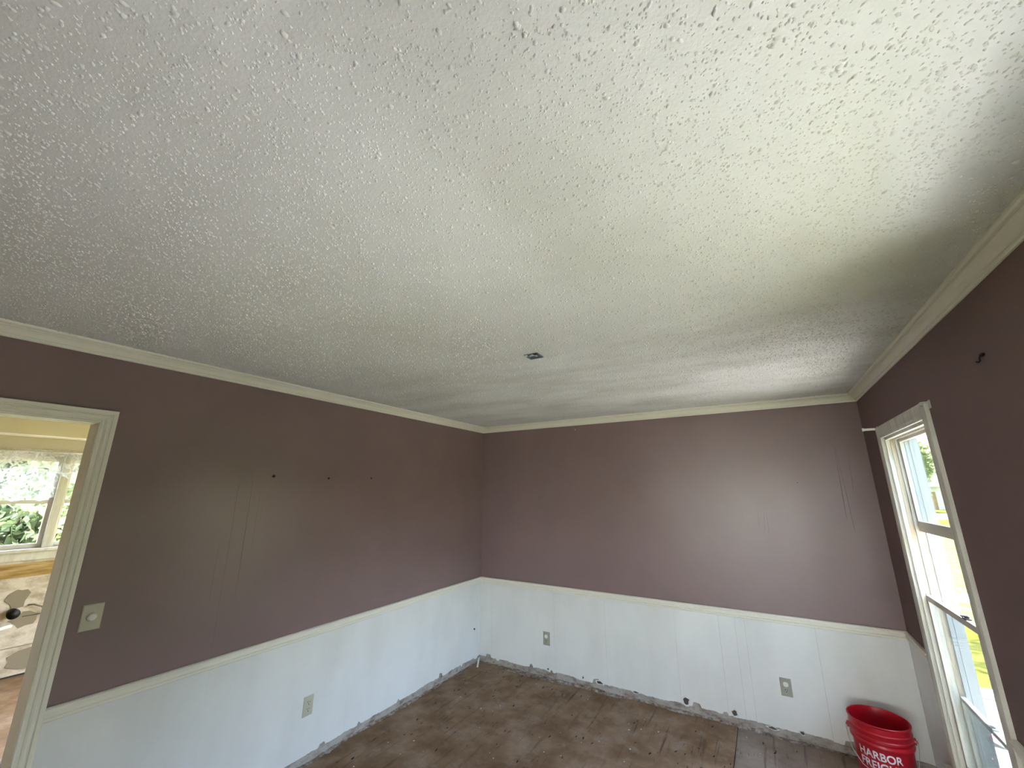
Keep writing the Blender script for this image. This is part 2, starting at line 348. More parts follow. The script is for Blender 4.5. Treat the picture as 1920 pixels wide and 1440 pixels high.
# floor: slab and the plywood sheets
floor = struct('floor', B(-T, W + TR, BACK - T, TR, -0.16, -0.013), M['gravel'])
for x0, x1, y0, y1, mm in ((0.004, 1.150, -2.445, -0.012, 'ply_brown'), (1.1515, 2.372, -2.445, -0.012, 'ply_brown'), (2.377, W - 0.004, -2.445, -0.012, 'ply_grey'),
                           (0.004, 1.150, BACK, -2.448, 'ply_brown'), (1.1515, 2.372, BACK, -2.448, 'ply_brown'), (2.377, W - 0.004, BACK, -2.448, 'ply_grey')):
    obj('plywood_sheet', B(x0, x1, y0, y1, -0.0125, 0.0), M[mm], floor)

# wainscot panels with the torn lower edge where the baseboard was pulled off
def torn(n, seed, lo=0.050, hi=0.064):
    q = random.Random(seed); z = (lo + hi) / 2; out = []; notch = 0; d = 0
    for i in range(n):
        z += q.uniform(-0.0035, 0.0035); z = min(max(z, lo), hi)
        if notch == 0 and q.random() < 0.022: notch = q.randint(2, 5); d = q.choice((-0.016, 0.018, 0.028, -0.010))
        out.append(max(0.012, z + (d if notch else 0)))
        if notch: notch -= 1
    return out
def panel(parent, O, A, U, Ln, seed, joint=0.0012, th=0.004):
    """O: start on the wall plane at floor, A along wall, U out of the wall"""
    n = max(3, int(Ln / 0.011)); zs = torn(n + 1, seed); bm = bmesh.new(); O, A, U = map(Vector, (O, A, U)); rows = []
    for i in range(n + 1):
        s = joint + (Ln - 2 * joint) * i / n; p = O + A * s
        rows.append([bm.verts.new(p + Vector((0, 0, zs[i]))), bm.verts.new(p + U * th + Vector((0, 0, zs[i]))), bm.verts.new(p + U * th + Vector((0, 0, RAIL + 0.005))), bm.verts.new(p + Vector((0, 0, RAIL + 0.005)))])
    for a, b in zip(rows, rows[1:]):
        for k in range(3): bm.faces.new((a[k], a[k + 1], b[k + 1], b[k]))
    bm.faces.new(rows[0]); bm.faces.new(rows[-1])
    return obj('wainscot_panel', bm, M['white'], parent)
ys = [0, -0.42, -1.65, -2.60, -3.238]
for i in range(4): panel(wall_left, (0, ys[i + 1], 0), Y, X, ys[i] - ys[i + 1], 11 + i, 0.0002)
xs = [0.004, 0.152, 0.873, 1.381, 1.984, 2.321, 2.437, 2.504, 2.954, W - 0.004]
for i in range(9): panel(wall_far, (xs[i], 0, 0), X, NY, xs[i + 1] - xs[i], 31 + i, 0.0006)
for y0, y1, s in ((WY1 + 0.075, -0.004, 51), (-2.1, WY0 - 0.075, 52), (VY1 + 0.075, -2.1, 53), (BACK + 0.01, VY0 - 0.075, 54)): panel(wall_right, (W, y0, 0), Y, NX, y1 - y0, s)
# ridges of taped panel seams showing through the plum paint
def ridge(parent, O, U, A, dz, lean=0.0, w=0.0022, th=0.0010):
    bm = bmesh.new(); O, U, A = map(Vector, (O, U, A)); D = Vector((0, 0, dz)) + A * lean
    a = [bm.verts.new(O + A * s + U * t) for s, t in ((-w, 0), (0, th), (w, 0))]; b = [bm.verts.new(O + D + A * s + U * t) for s, t in ((-w, 0), (0, th), (w, 0))]
    for k in range(3): bm.faces.new((a[k], a[(k + 1) % 3], b[(k + 1) % 3], b[k]))
    bm.faces.new(a); bm.faces.new(list(reversed(b)))
    obj('paint_ridge', bm, M['purple'], parent)
for y, z, dz, ln in ((-2.525, 1.10, 0.75, 0), (-2.605, 0.80, 0.98, 0.0), (-2.66, 1.10, 0.30, 0), (-2.42, 1.12, 0.12, 0), (-2.47, 1.35, 0.4, 0), (-3.235, 1.3, 0.5, 0)): ridge(wall_left, (0, y, z), X, Y, dz, ln)
for x, z, dz, ln in ((3.262, 1.50, 0.55, 0.010), (3.296, 1.42, 0.62, -0.018), (3.335, 1.72, 0.25, 0.012), (2.735, 1.40, 0.14, 0.012), (2.76, 1.38, 0.16, 0.0), (2.70, 1.44, 0.10, 0.006)): ridge(wall_far, (x, 0, z), NY, X, dz, ln)

# ------------------------------------------------------------------ crown, chair rail
CROWN = [(0, 0), (0, -0.064), (0.007, -0.064), (0.010, -0.060), (0.010, -0.055), (0.006, -0.0535), (0.006, -0.0495), (0.012, -0.048), (0.015, -0.042), (0.021, -0.031), (0.029, -0.023), (0.035, -0.0195), (0.030, -0.0165), (0.032, -0.0135), (0.041, -0.0125), (0.047, -0.009), (0.049, -0.004), (0.049, 0)]
RAILP = [(0, -0.002), (0.007, 0.0), (0.018, -0.003), (0.022, -0.007), (0.022, -0.012), (0.011, -0.015), (0.0095, -0.021), (0.013, -0.025), (0.018, -0.030), (0.018, -0.036), (0.009, -0.041), (0.0075, -0.044), (0.011, -0.047), (0.011, -0.053), (0.006, -0.058), (0, -0.060)]
def rail(name, prof, z, side, s=None, e=None):
    bm = bmesh.new()
    if side == 'L': sweep(bm, prof, (0, s, z), Y, X, Z, e - s, (0, 0), (-1, 0) if e == 0 else (0, 0))
    if side == 'F': sweep(bm, prof, (0, 0, z), X, NY, Z, W, (1, 0), (-1, 0))
    if side == 'R': sweep(bm, prof, (W, s, z), Y, NX, Z, e - s, (0, 0), (-1, 0) if e == 0 else (0, 0))
    return struct(name, bm, M['trim'])
rail('trim_1', CROWN, H, 'L', BACK, 0); rail('trim_2', CROWN, H, 'F'); rail('trim_3', CROWN, H, 'R', BACK, 0)
rail('trim_4', RAILP, 0.803, 'L', -3.238, 0); rail('trim_5', RAILP, 0.803, 'F')
rail('trim_6', RAILP, 0.803, 'R', WY1 + 0.074, 0); rail('trim_7', RAILP, 0.803, 'R', VY1 + 0.074, WY0 - 0.074)

# ------------------------------------------------------------------ doorway
door = empty('door_1'); door['kind'] = 'structure'
CAS = [(0, 0), (0.012, 0.0), (0.0125, 0.004), (0.0085, 0.007), (0.0085, 0.017), (0.013, 0.020), (0.018, 0.026), (0.0185, 0.032), (0.013, 0.0355), (0.013, 0.040), (0.019, 0.043), (0.0205, 0.058), (0.018, 0.060), (0, 0.060)]
JY0, JY1, JZ = DY0 + 0.016, DY1 - 0.016, DZ - 0.016
bm = bmesh.new(); sweep(bm, CAS, (0, JY1 + 0.002, 0), Z, X, Y, JZ + 0.004, (0, 0), (0, 1)); obj('casing', bm, M['trim'], door)
bm = bmesh.new(); sweep(bm, CAS, (0, JY0 - 0.002, 0), Z, X, NY, JZ + 0.004, (0, 0), (0, 1)); obj('casing', bm, M['trim'], door)
bm = bmesh.new(); sweep(bm, CAS, (0, JY0 - 0.002, JZ + 0.004), Y, X, Z, JY1 - JY0 + 0.004, (0, -1), (0, 1)); obj('casing', bm, M['trim'], door)
obj('jamb', B(-T - 0.004, 0.0, JY1, DY1, 0, DZ), M['trim'], door, bevel=0.001)
obj('jamb', B(-T - 0.004, 0.0, DY0, JY0, 0, DZ), M['trim'], door, bevel=0.001)
obj('head_jamb', B(-T - 0.004, 0.0, JY0, JY1, JZ, DZ), M['trim'], door, bevel=0.001)

# ------------------------------------------------------------------ windows in the right wall
def casing_window(root, y0, y1, full=True):
    C2 = [(0, 0), (0.013, 0), (0.015, 0.006), (0.015, 0.018), (0.017, 0.024), (0.018, 0.060), (0.016, 0.072), (0, 0.072)]
    bm = bmesh.new(); sweep(bm, C2, (W, y1, WZ0), Z, NX, Y, WZ1 - WZ0, (0, 0), (0, 1)); obj('casing', bm, M['wtrim'], root)
    bm = bmesh.new(); sweep(bm, C2, (W, y0, WZ0), Z, NX, NY, WZ1 - WZ0, (0, 0), (0, 1)); obj('casing', bm, M['wtrim'], root)
    bm = bmesh.new(); sweep(bm, C2, (W, y0, WZ1), Y, NX, Z, y1 - y0, (0, -1), (0, 1)); obj('casing', bm, M['wtrim'], root)
    # stool and apron
    obj('sill', B(W - 0.045, W + 0.05, y0 - 0.09, y1 + 0.09, WZ0 - 0.022, WZ0), M['wtrim'], root, bevel=0.004)
    obj('sill', B(W + 0.05, W + TR + 0.03, y0, y1, WZ0 - 0.03, WZ0 - 0.004), M['blind_stop'], root, bevel=0.003)
    obj('apron', B(W - 0.014, W, y0 - 0.07, y1 + 0.07, WZ0 - 0.085, WZ0 - 0.022), M['wtrim'], root, bevel=0.002)
    j = 0.018                               # jamb liner thickness beyond the opening (inside the hole)
    def ring(name, x0, x1, d, mm):          # jamb layer: both sides and head, d = how far it stands into the opening
        bm = bmesh.new()
        box(bm, W + x0, W + x1, y1 - d, y1, WZ0, WZ1 - d); box(bm, W + x0, W + x1, y0, y0 + d, WZ0, WZ1 - d); box(bm, W + x0, W + x1, y0, y1, WZ1 - d, WZ1)
        obj(name, bm, M[mm], root)
    ring('jamb', 0.0, TR, 0.004, 'wtrim')
    ring('inner_stop', 0.004, 0.022, 0.014, 'wtrim')
    ring('jamb_track', 0.027, 0.0425, 0.007, 'tan')
    ring('parting_bead', 0.049, 0.061, 0.014, 'wtrim')
    ring('jamb_track', 0.067, 0.082, 0.007, 'tan')
    ring('blind_stop', 0.090, 0.108, 0.017, 'blind_stop')
    ring('outer_frame', 0.112, TR + 0.008, 0.012, 'blind_stop')
def sash(root, y0, y1, z0, z1, x0, x1, sw=0.034, top=0.034, bot=0.05, glass='glass'):
    s = empty('sash'); s.parent = root; n = 0.006
    a, b = y0 + n, y1 - n
    obj('stile', B(x0, x1, b - sw, b, z0, z1), M['sash'], s, bevel=0.002); obj('stile', B(x0, x1, a, a + sw, z0, z1), M['sash'], s, bevel=0.002)
    obj('rail', B(x0, x1, a + sw, b - sw, z1 - top, z1), M['sash'], s, bevel=0.002); obj('rail', B(x0, x1, a + sw, b - sw, z0, z0 + bot), M['sash'], s, bevel=0.002)
    xm = (x0 + x1) / 2
    obj('pane', B(xm - 0.0015, xm + 0.0015, a + sw - 0.004, b - sw + 0.004, z0 + bot - 0.004, z1 - top + 0.004), M[glass], s)
    return s
win1 = empty('window_1'); win1['kind'] = 'structure'
casing_window(win1, WY0, WY1)
up = sash(win1, WY0 + 0.008, WY1 - 0.008, 1.475, WZ1 - 0.016, W + 0.0645, W + 0.086, sw=0.012, top=0.016, bot=0.058, glass='glass_dimmed')
low = sash(win1, WY0 + 0.008, WY1 - 0.008, WZ0, 1.130, W + 0.0245, W + 0.047, sw=0.014, top=0.030, bot=0.06, glass='glass_dimmed')
storm = sash(win1, WY0 + 0.008, WY1 - 0.008, WZ0, 0.640, W + 0.064, W + 0.086, sw=0.012, top=0.022, bot=0.05, glass='glass_dimmed')
def latch(name, root, x, y, z, mm):
    bm = bmesh.new(); box(bm, x - 0.012, x + 0.010, y - 0.022, y + 0.022, z, z + 0.006); disc(bm, (x, y, z + 0.006), Z, X, Y, 0.009, 0.009, 0.007)
    box(bm, x - 0.020, x + 0.004, y - 0.005, y + 0.012, z + 0.010, z + 0.016); obj(name, bm, M[mm], root, bevel=0.0008)
latch('sash_lock', low, W + 0.036, -1.07, 1.130, 'dark_metal'); latch('sash_lock', storm, W + 0.075, -0.90, 0.640, 'steel')
win2 = empty('window_2'); win2['kind'] = 'structure'
casing_window(win2, VY0, VY1)
sash(win2, VY0 + 0.008, VY1 - 0.008, 1.13, WZ1 - 0.016, W + 0.0645, W + 0.086, sw=0.03, top=0.03, bot=0.04)
sash(win2, VY0 + 0.008, VY1 - 0.008, WZ0, 1.16, W + 0.0245, W + 0.047, sw=0.03, top=0.034, bot=0.06)

# ------------------------------------------------------------------ kitchen seen through the doorway
KX = -3.571
KY0, KY1 = -4.95, -1.25
kfloor = struct('floor_kitchen', B(KX - 0.1, -T, KY0, KY1, -0.16, 0.0), M['ply_brown'])
struct('ceiling_kitchen', B(KX - 0.1, -T, KY0, KY1, H, H + 0.02), M['kwall'])
struct('wall_kitchen_back', B(KX - 0.1, -T, KY0 - 0.1, KY0, 0, H), M['kdark'])
bm = bmesh.new(); box(bm, KX - 0.1, -3.0, KY1, KY1 + 0.1, 0, H); box(bm, -0.9, -T, KY1, KY1 + 0.1, 0, H); box(bm, -3.0, -0.9, KY1, KY1 + 0.1, 2.05, H)
struct('wall_kitchen_side', bm, M['kwall'])
kd = empty('fill_door'); kd['kind'] = 'structure'  # unseen glazed door added to brighten the kitchen
for a, b in ((-3.0, -2.94), (-1.98, -1.92), (-0.96, -0.9)): obj('door_frame', B(a, b, KY1 + 0.03, KY1 + 0.08, 0, 2.05), M['soffit'], kd)
obj('door_frame', B(-3.0, -0.9, KY1 + 0.03, KY1 + 0.08, 1.99, 2.05), M['soffit'], kd); obj('pane', B(-2.94, -0.96, KY1 + 0.053, KY1 + 0.057, 0, 1.99), M['glass'], kd)
struct('wall_kitchen_near', B(-T, -T + 0.001, KY0, BACK - T, 0, H), M['kwall'])
QY0, QY1, QZ0, QZ1 = -3.18, -2.15, 1.150, 2.075       # kitchen window opening
bm = bmesh.new()
box(bm, KX - 0.12, KX, KY0 - 0.1, QY0, 0, H, 0); box(bm, KX - 0.12, KX, QY1, KY1 + 0.1, 0, H, 0); box(bm, KX - 0.12, KX, QY0, QY1, QZ1, H, 0)
box(bm, KX - 0.12, KX, QY0, QY1, 0, QZ0, 1)
wk = struct('wall_kitchen', bm, [M['kwall'], M['kplaster']])
obj('bare_board', B(KX, KX + 0.006, QY0, QY1 + 0.3, 0.885, 1.015), M['rawboard'], wk, label='bare stained board left above the torn plaster')
def blotch(name, x, y, z, w, h, mm, seed, parent, n=14, th=0.004):
    q = random.Random(seed); bm = bmesh.new(); a, b = [], []
    for k in range(n):
        t = 2 * math.pi * k / n; r = q.uniform(0.7, 1.15); p = Vector((x, y + w / 2 * r * math.cos(t), z + h / 2 * r * math.sin(t)))
        a.append(bm.verts.new(p)); b.append(bm.verts.new(p + Vector((th, 0, 0))))
    for k in range(n): bm.faces.new((a[k], a[(k + 1) % n], b[(k + 1) % n], b[k]))
    bm.faces.new(b); return obj(name, bm, M[mm], parent)
blotch('plaster_patch', KX, -2.70, 0.690, 0.16, 0.19, 'kpatch', 1, wk)
blotch('plaster_patch', KX, -2.42, 0.135, 0.55, 0.20, 'kpatch', 2, wk)
blotch('plaster_patch', KX, -2.62, 0.500, 0.20, 0.14, 'kpatch', 3, wk, th=0.003)
bm = bmesh.new(); box(bm, KX, KX + 0.005, -2.64, -2.47, 0.520, 0.526); obj('cut_slot', bm, M['black'], wk)
bm = bmesh.new(); box(bm, KX, KX + 0.010, KY0, KY1, 0.0, 0.012); obj('floor_gap', bm, M['black'], wk)
bm = bmesh.new(); box(bm, KX, KX + 0.005, KY0, -2.30, 0.255, 0.262); obj('sheet_edge', bm, M['kpatch'], wk)
dr = empty('drain_pipe', (KX, -2.715, 0.575)); tag(dr, 'dark drain stub sticking out of torn kitchen wall seen through doorway', 'pipe')
bm = bmesh.new(); tube(bm, [(0, 0, 0), (0.06, 0, -0.004)], 0.036, 16); obj('pipe_stub', bm, M['black'], dr, True)
bm = bmesh.new(); tube(bm, [(0.055, 0, -0.004), (0.085, 0, -0.006)], 0.044, 16); tube(bm, [(0.085, 0, -0.006), (0.087, 0, -0.006)], 0.03, 16); obj('pipe_cap', bm, M['dark_metal'], dr, True)
wp = empty('water_pipe', (KX, -2.72, 0.455)); tag(wp, 'short white plastic pipe bent out of kitchen wall below the drain stub', 'pipe')
bm = bmesh.new(); tube(bm, [(0, 0.02, 0.0), (0.03, 0.0, 0.004), (0.05, -0.05, 0.0), (0.06, -0.16, -0.02), (0.06, -0.30, -0.05)], 0.017, 12); obj('pipe_run', bm, M['pvc'], wp, True)
kc = empty('cable', (KX, -2.62, 0.62)); tag(kc, 'thin brown cable curling from torn kitchen plaster beside the drain stub', 'cable')
bm = bmesh.new(); tube(bm, [(0, 0, 0), (0.03, 0.03, 0.005), (0.03, 0.09, -0.025), (0.03, 0.14, -0.08), (0.03, 0.19, -0.12), (0.02, 0.26, -0.13)], 0.007, 8); obj('cable_run', bm, M['kpatch'], kc, True)
bm = bmesh.new(); tube(bm, [(0, 0, 0), (0.012, 0, 0)], 0.02, 10)
kb = obj('wall_grommet', bm, M['black']); kb.location = (KX, -2.39, 0.642); tag(kb, 'small black grommet on kitchen wall beside the doorway edge', 'fitting')
# soffit over the kitchen window
struct('trim_8', B(KX, KX + 0.30, KY0, KY1, 2.235, H), M['kwall'])
win3 = empty('window_3'); win3['kind'] = 'structure'
MY0, MY1 = -2.640, -2.575
obj('casing', B(KX, KX + 0.020, QY0 - 0.07, QY1 + 0.07, QZ1, QZ1 + 0.045), M['wtrim'], win3, bevel=0.003)
obj('casing', B(KX, KX + 0.020, QY1, QY1 + 0.07, QZ0 - 0.02, QZ1), M['wtrim'], win3, bevel=0.003)
obj('casing', B(KX, KX + 0.020, QY0 - 0.07, QY0, QZ0 - 0.02, QZ1), M['wtrim'], win3, bevel=0.003)
obj('sill', B(KX - 0.03, KX + 0.055, QY0 - 0.09, QY1 + 0.09, QZ0 - 0.03, QZ0), M['wtrim'], win3, bevel=0.005)
obj('apron', B(KX, KX + 0.018, QY0 - 0.07, QY1 + 0.07, QZ0 - 0.11, QZ0 - 0.03), M['wtrim'], win3, bevel=0.004)
obj('mullion', B(KX - 0.06, KX + 0.012, MY0, MY1, QZ0, QZ1), M['wtrim'], win3, bevel=0.004)
obj('head_jamb', B(KX - 0.11, KX, QY0, QY1, QZ1 - 0.02, QZ1), M['wtrim'], win3)
def ksash(y0, y1, sw):
    s = empty('sash'); s.parent = win3; x0, x1 = KX - 0.055, KX - 0.025; mz = 1.597
    for a, b in ((y0, y0 + sw), (y1 - sw, y1)): obj('stile', B(x0, x1, a, b, QZ0, QZ1 - 0.02), M['sash'], s, bevel=0.003)
    for a, b in ((QZ0, QZ0 + 0.045), (mz - 0.020, mz + 0.020), (QZ1 - 0.075, QZ1 - 0.02)): obj('rail', B(x0, x1, y0 + sw, y1 - sw, a, b), M['sash'], s, bevel=0.003)
    for a, b in ((QZ0 + 0.045, mz - 0.02), (mz + 0.02, QZ1 - 0.075)): obj('pane', B(KX - 0.042, KX - 0.039, y0 + sw - 0.002, y1 - sw + 0.002, a - 0.002, b + 0.002), M['glass'], s)
ksash(MY1, QY1, 0.022); ksash(QY0, MY0, 0.034)
lc = empty('lace_curtain', (KX + 0.06, -3.3, 2.08)); tag(lc, 'sheer white lace valance gathered across the kitchen window', 'curtain')
def drape(name, y0, y1, zlow, amp, par):
    n, mrows = 150, 12; bm = bmesh.new(); g = []
    for i in range(n + 1):
        t = i / n; y = y0 + (y1 - y0) * t; col = []
        for k in range(mrows + 1):
            s = k / mrows; z = 0.01 - (0.01 + 2.08 - zlow + 0.02 * math.sin(y * 36)) * s
            col.append(bm.verts.new((amp * (0.4 + 0.6 * s) * math.sin(y * 52 + 0.6 * math.sin(y * 17)) + 0.01, y + 3.3, z)))
        g.append(col)
    for i in range(n):
        for k in range(mrows): bm.faces.new((g[i][k], g[i + 1][k], g[i + 1][k + 1], g[i][k + 1]))
    obj(name, bm, M['lace'], par, True)
drape('lace_panel', -3.22, -2.66, 1.62, 0.016, lc); drape('lace_panel', -2.66, -2.12, 1.84, 0.012, lc)
bm = bmesh.new(); tube(bm, [(0.008, 0.06, 0.012), (0.008, 1.20, 0.012)], 0.006, 8); obj('rod', bm, M['plug_white'], lc, True)
struct('wall_kitchen_door_skin', B(-T - 0.006, -T, KY0, DY0 - 0.07, 0, H), M['kwall'])

# ------------------------------------------------------------------ outside
GZ = -0.45
struct('lawn', B(-60, 90, -60, 140, GZ - 0.3, GZ), M['lawn'])
struct('road', B(3, 60, 41, 52, GZ, GZ + 0.02), M['concrete'])
struct('path', B(4.6, 30, 8.3, 9.2, GZ, GZ + 0.03), M['concrete'])
struct('added_dark_ground', B(6.05, 14.0, -16.0, -3.70, GZ, GZ + 0.04), M['bounce_dark'])  # unseen dark ground added to keep bounced light off the far ceiling
struct('bounce_slab', B(W + TR + 0.01, 4.95, -3.70, -2.45, GZ, -0.30), M['concrete'])  # unseen pale slab added to bounce sunlight up onto the near ceiling
patio = struct('patio', B(W + TR + 0.01, 9.0, -2.44, 2.75, GZ, -0.33), M['gravel'])
def flagstones():
    q = random.Random(5); sx, sy = 0.62, 0.54
    for i in range(8):
        for j in range(9):
            cx = W + TR + 0.42 + i * sx + (sx / 2 if j % 2 else 0) + q.uniform(-0.03, 0.03); cy = -2.10 + j * sy + q.uniform(-0.03, 0.03)
            if cx > 8.7: continue
            bm = bmesh.new(); n = q.choice((5, 6, 6, 7)); r0 = q.uniform(0, 6.28); t_, b_ = [], []
            for k in range(n):
                a = r0 + 2 * math.pi * k / n + q.uniform(-0.16, 0.16); r = 0.285 * q.uniform(0.9, 1.08)
                t_.append(bm.verts.new((cx + r * math.cos(a), cy + r * math.sin(a), -0.295))); b_.append(bm.verts.new((cx + r * 1.03 * math.cos(a), cy + r * 1.03 * math.sin(a), -0.335)))
            for k in range(n): bm.faces.new((t_[k], t_[(k + 1) % n], b_[(k + 1) % n], b_[k]))
            bm.faces.new(t_); obj('flagstone', bm, M['stone'], patio)
flagstones()
obj('kerb', B(W + TR + 0.01, 9.0, 2.62, 2.78, GZ, -0.285), M['concrete'], patio)
# roof with its overhang
struct('roof', B(-4.2, W + TR + 0.42, LB - 0.4, 0.60, H + 0.03, H + 0.12), [M['soffit']])

struct('bounce_yard', B(-11.0, KX - 0.13, -9.0, 4.0, GZ, GZ + 0.05), M['bounce_pale'])  # unseen pale ground added to bounce neutral light into the kitchen
def leaves(center, rad, n, size, seed, clumps=14):
    rs = np.random.RandomState(seed); c = np.array(center); rad = np.array(rad)
    cl = rs.normal(size=(clumps, 3)); cl = cl / np.linalg.norm(cl, axis=1)[:, None] * rs.uniform(0.25, 0.75, (clumps, 1)) * rad
    w = rs.randint(0, clumps, n); d = rs.normal(size=(n, 3)); d /= np.linalg.norm(d, axis=1)[:, None]
    p = c + cl[w] + d * rs.uniform(0.25, 1.0, (n, 1)) ** 0.5 * rad * 0.45
    a = rs.normal(size=(n, 3)); a /= np.linalg.norm(a, axis=1)[:, None]; b = np.cross(a, rs.normal(size=(n, 3))); b /= np.linalg.norm(b, axis=1)[:, None]
    s = size * rs.uniform(0.6, 1.3, (n, 1))
    V = np.stack([p - a * s, p + b * s * 0.5, p + a * s, p - b * s * 0.5], 1).reshape(-1, 3)
    return V, np.arange(4 * n).reshape(n, 4)
def tree(name, base_pt, h, rad, label, seed, n=3500, size=0.16, mm='leaf', cat='tree', group=None):
    x, y, z = base_pt; r = empty(name, (x, y, z)); tag(r, label, cat, group)
    bm = bmesh.new(); tr_ = 0.05 * h * 0.35
    tube(bm, [(0, 0, 0), (0.03 * h * 0.2, 0, h * 0.3), (0, 0.02 * h, h * 0.62)], [tr_ * 1.3, tr_, tr_ * 0.5], 10); 
    for k in range(4):
        a = k * 1.6 + seed; tube(bm, [(0, 0, h * (0.34 + 0.06 * k)), (rad[0] * 0.5 * math.cos(a), rad[1] * 0.5 * math.sin(a), h * (0.55 + 0.06 * k))], [tr_ * 0.5, tr_ * 0.15], 6)
    obj('trunk', bm, M['bark'], r, True)
    V, F = leaves((0, 0, h - rad[2]), rad, n, size, seed, 14 + n // 250)
    o = numpy_mesh('foliage', V, F, M[mm], r); o['kind'] = 'stuff'
for k, (x, y, h, lab) in enumerate(((12.2, 54, 8.2, 'leafy tree across the road, third from the right through the side window'), (16.6, 57, 8.8, 'leafy tree across the road, second from the right through the side window'),
                                    (21.4, 60, 8.4, 'leafy tree across the road, farthest right through the side window'), (7.6, 58, 8.6, 'leafy tree across the road, farthest left beyond the side window'))):
    tree('leafy_tree', (x, y, GZ), h, (2.3, 1.6, 4.2), lab, 1 + k, 7000, 0.24)
tree('shade_tree', (7.4, 6.9, GZ), 7.0, (2.4, 1.5, 1.9), 'spreading tree on the lawn shading the near grass', 4, 3800, 0.16)
tree('shade_tree', (7.2, 3.5, GZ), 6.6, (2.6, 1.5, 1.8), 'spreading tree beside the patio outside the side window', 5, 1800, 0.16)
fs = empty('light_block_shrub', (W + TR + 0.62, -2.08, GZ)); tag(fs, 'unseen shrub added to block light between the two side windows', 'shrub')  # added to screen the window jamb from light along the outer wall
V, F = leaves((0, 0, 1.35), (0.50, 0.50, 1.35), 5000, 0.055, 43, 40); o = numpy_mesh('foliage', V, F, M['leaf'], fs); o['kind'] = 'stuff'
bm = bmesh.new(); tube(bm, [(0, 0, 0), (0.02, 0, 1.0), (0, 0.03, 2.2)], [0.04, 0.03, 0.01], 6); obj('stems', bm, M['bark'], fs)
hg = empty('light_block_hedge', (7.3, -3.3, GZ)); tag(hg, 'unseen hedge added to block light beyond the walkway', 'hedge')  # added to keep light from the second side window off the left wall
V, F = leaves((0, 0, 1.9), (0.75, 1.7, 2.0), 9000, 0.10, 41, 60); o = numpy_mesh('foliage', V, F, M['leaf'], hg); o['kind'] = 'stuff'
bm = bmesh.new()
for k in range(7): tube(bm, [(0, -1.5 + 0.5 * k, 0), (0.05, -1.5 + 0.5 * k, 2.6)], [0.05, 0.02], 6)
obj('stems', bm, M['bark'], hg)
for k, (x, y, h) in enumerate(((-5.3, -2.5, 2.3), (-6.9, -0.6, 2.6), (-5.3, -5.0, 2.1), (-7.4, -4.0, 2.4))):
    tree('leafy_shrub', (x, y, GZ), h + 0.45, (0.85, 0.75, 1.25), ['broad green shrub behind the mullion of the kitchen window', 'tallest green shrub at the right of the kitchen window', 'low green shrub at the left of the kitchen window', 'green shrub farthest right outside the kitchen window'][k], 20 + k, 2600, 0.075, 'leaf_light', 'shrub')
tree('garden_tree', (-10.5, -1.9, GZ), 6.2, (2.0, 2.6, 2.8), 'pale green tree standing behind the kitchen shrubs', 31, 8000, 0.15, 'leaf_light')
tree('garden_tree', (-11.5, 3.6, GZ), 5.2, (2.2, 2.4, 2.2), 'pale green tree to the right behind the kitchen shrubs', 32, 3600, 0.13, 'leaf_light')
nh = empty('bounce_house', (2.0, -17.0, GZ)); tag(nh, 'unseen white house added to bounce sunlight from across the back lawn', 'house')  # added as a sunlit reflector that brightens the far wall
obj('house_wall', B(-9.0, 9.0, -4.0, 0.0, 0, 4.2), M['siding'], nh); bm = bmesh.new(); sweep(bm, [(-4.4, 4.2), (0.4, 4.2), (-2.0, 6.0)], (-9.4, 0, 0), X, Y, Z, 18.8); obj('roof', bm, M['shingle'], nh)
hs = empty('white_house', (19.5, 66, GZ)); tag(hs, 'small white house among the trees across the road', 'house')
obj('house_wall', B(-3.0, 3.0, -2, 2, 0, 2.6), M['soffit'], hs)
bm = bmesh.new(); sweep(bm, [(-2.4, 2.6), (2.4, 2.6), (0, 4.2)], (-3.3, 0, 0), X, Y, Z, 6.6); obj('roof', bm, M['shingle'], hs)
obj('house_door', B(-0.45, 0.45, -2.04, -2.0, 0, 2.0), M['rawboard'], hs)

# ------------------------------------------------------------------ light box in the ceiling
jb = empty('ceiling_junction_box', (JX, JY, H)); tag(jb, 'open blue grey electrical box in the stippled ceiling', 'electrical box')
bm = bmesh.new(); s = JS - 0.003; th = 0.003
for a in ((-s, -s + th, -s, s), (s - th, s, -s, s), (-s + th, s - th, -s, -s + th), (-s + th, s - th, s - th, s)): box(bm, *a, -0.004, 0.05)
box(bm, -s, s, -s, s, 0.05, 0.053); obj('box_shell', bm, M['blue_box'], jb)
bm = bmesh.new(); box(bm, -0.030, 0.012, -0.010, 0.012, 0.004, 0.006); box(bm, -0.006, 0.006, -0.04, 0.04, 0.008, 0.010); obj('mounting_strap', bm, M['strap'], jb, label='pale metal strap across the box')
for k, (x, y) in enumerate(((-0.033, -0.034), (0.030, -0.036))):
    bm = bmesh.new(); box(bm, x - 0.012, x + 0.012, y - 0.010, y + 0.008, -0.007, -0.003); disc(bm, (x, y, -0.007), NZ, X, Y, 0.004, 0.004, 0.004, 10); obj('screw_tab', bm, M['dark_metal' if k else 'strap'], jb)
bm = bmesh.new(); tube(bm, [(0.0, 0.02, 0.05), (0.012, 0.0, 0.02), (-0.005, -0.03, -0.002), (-0.012, -0.046, -0.010)], 0.0025, 6); obj('wire', bm, M['black'], jb, True)

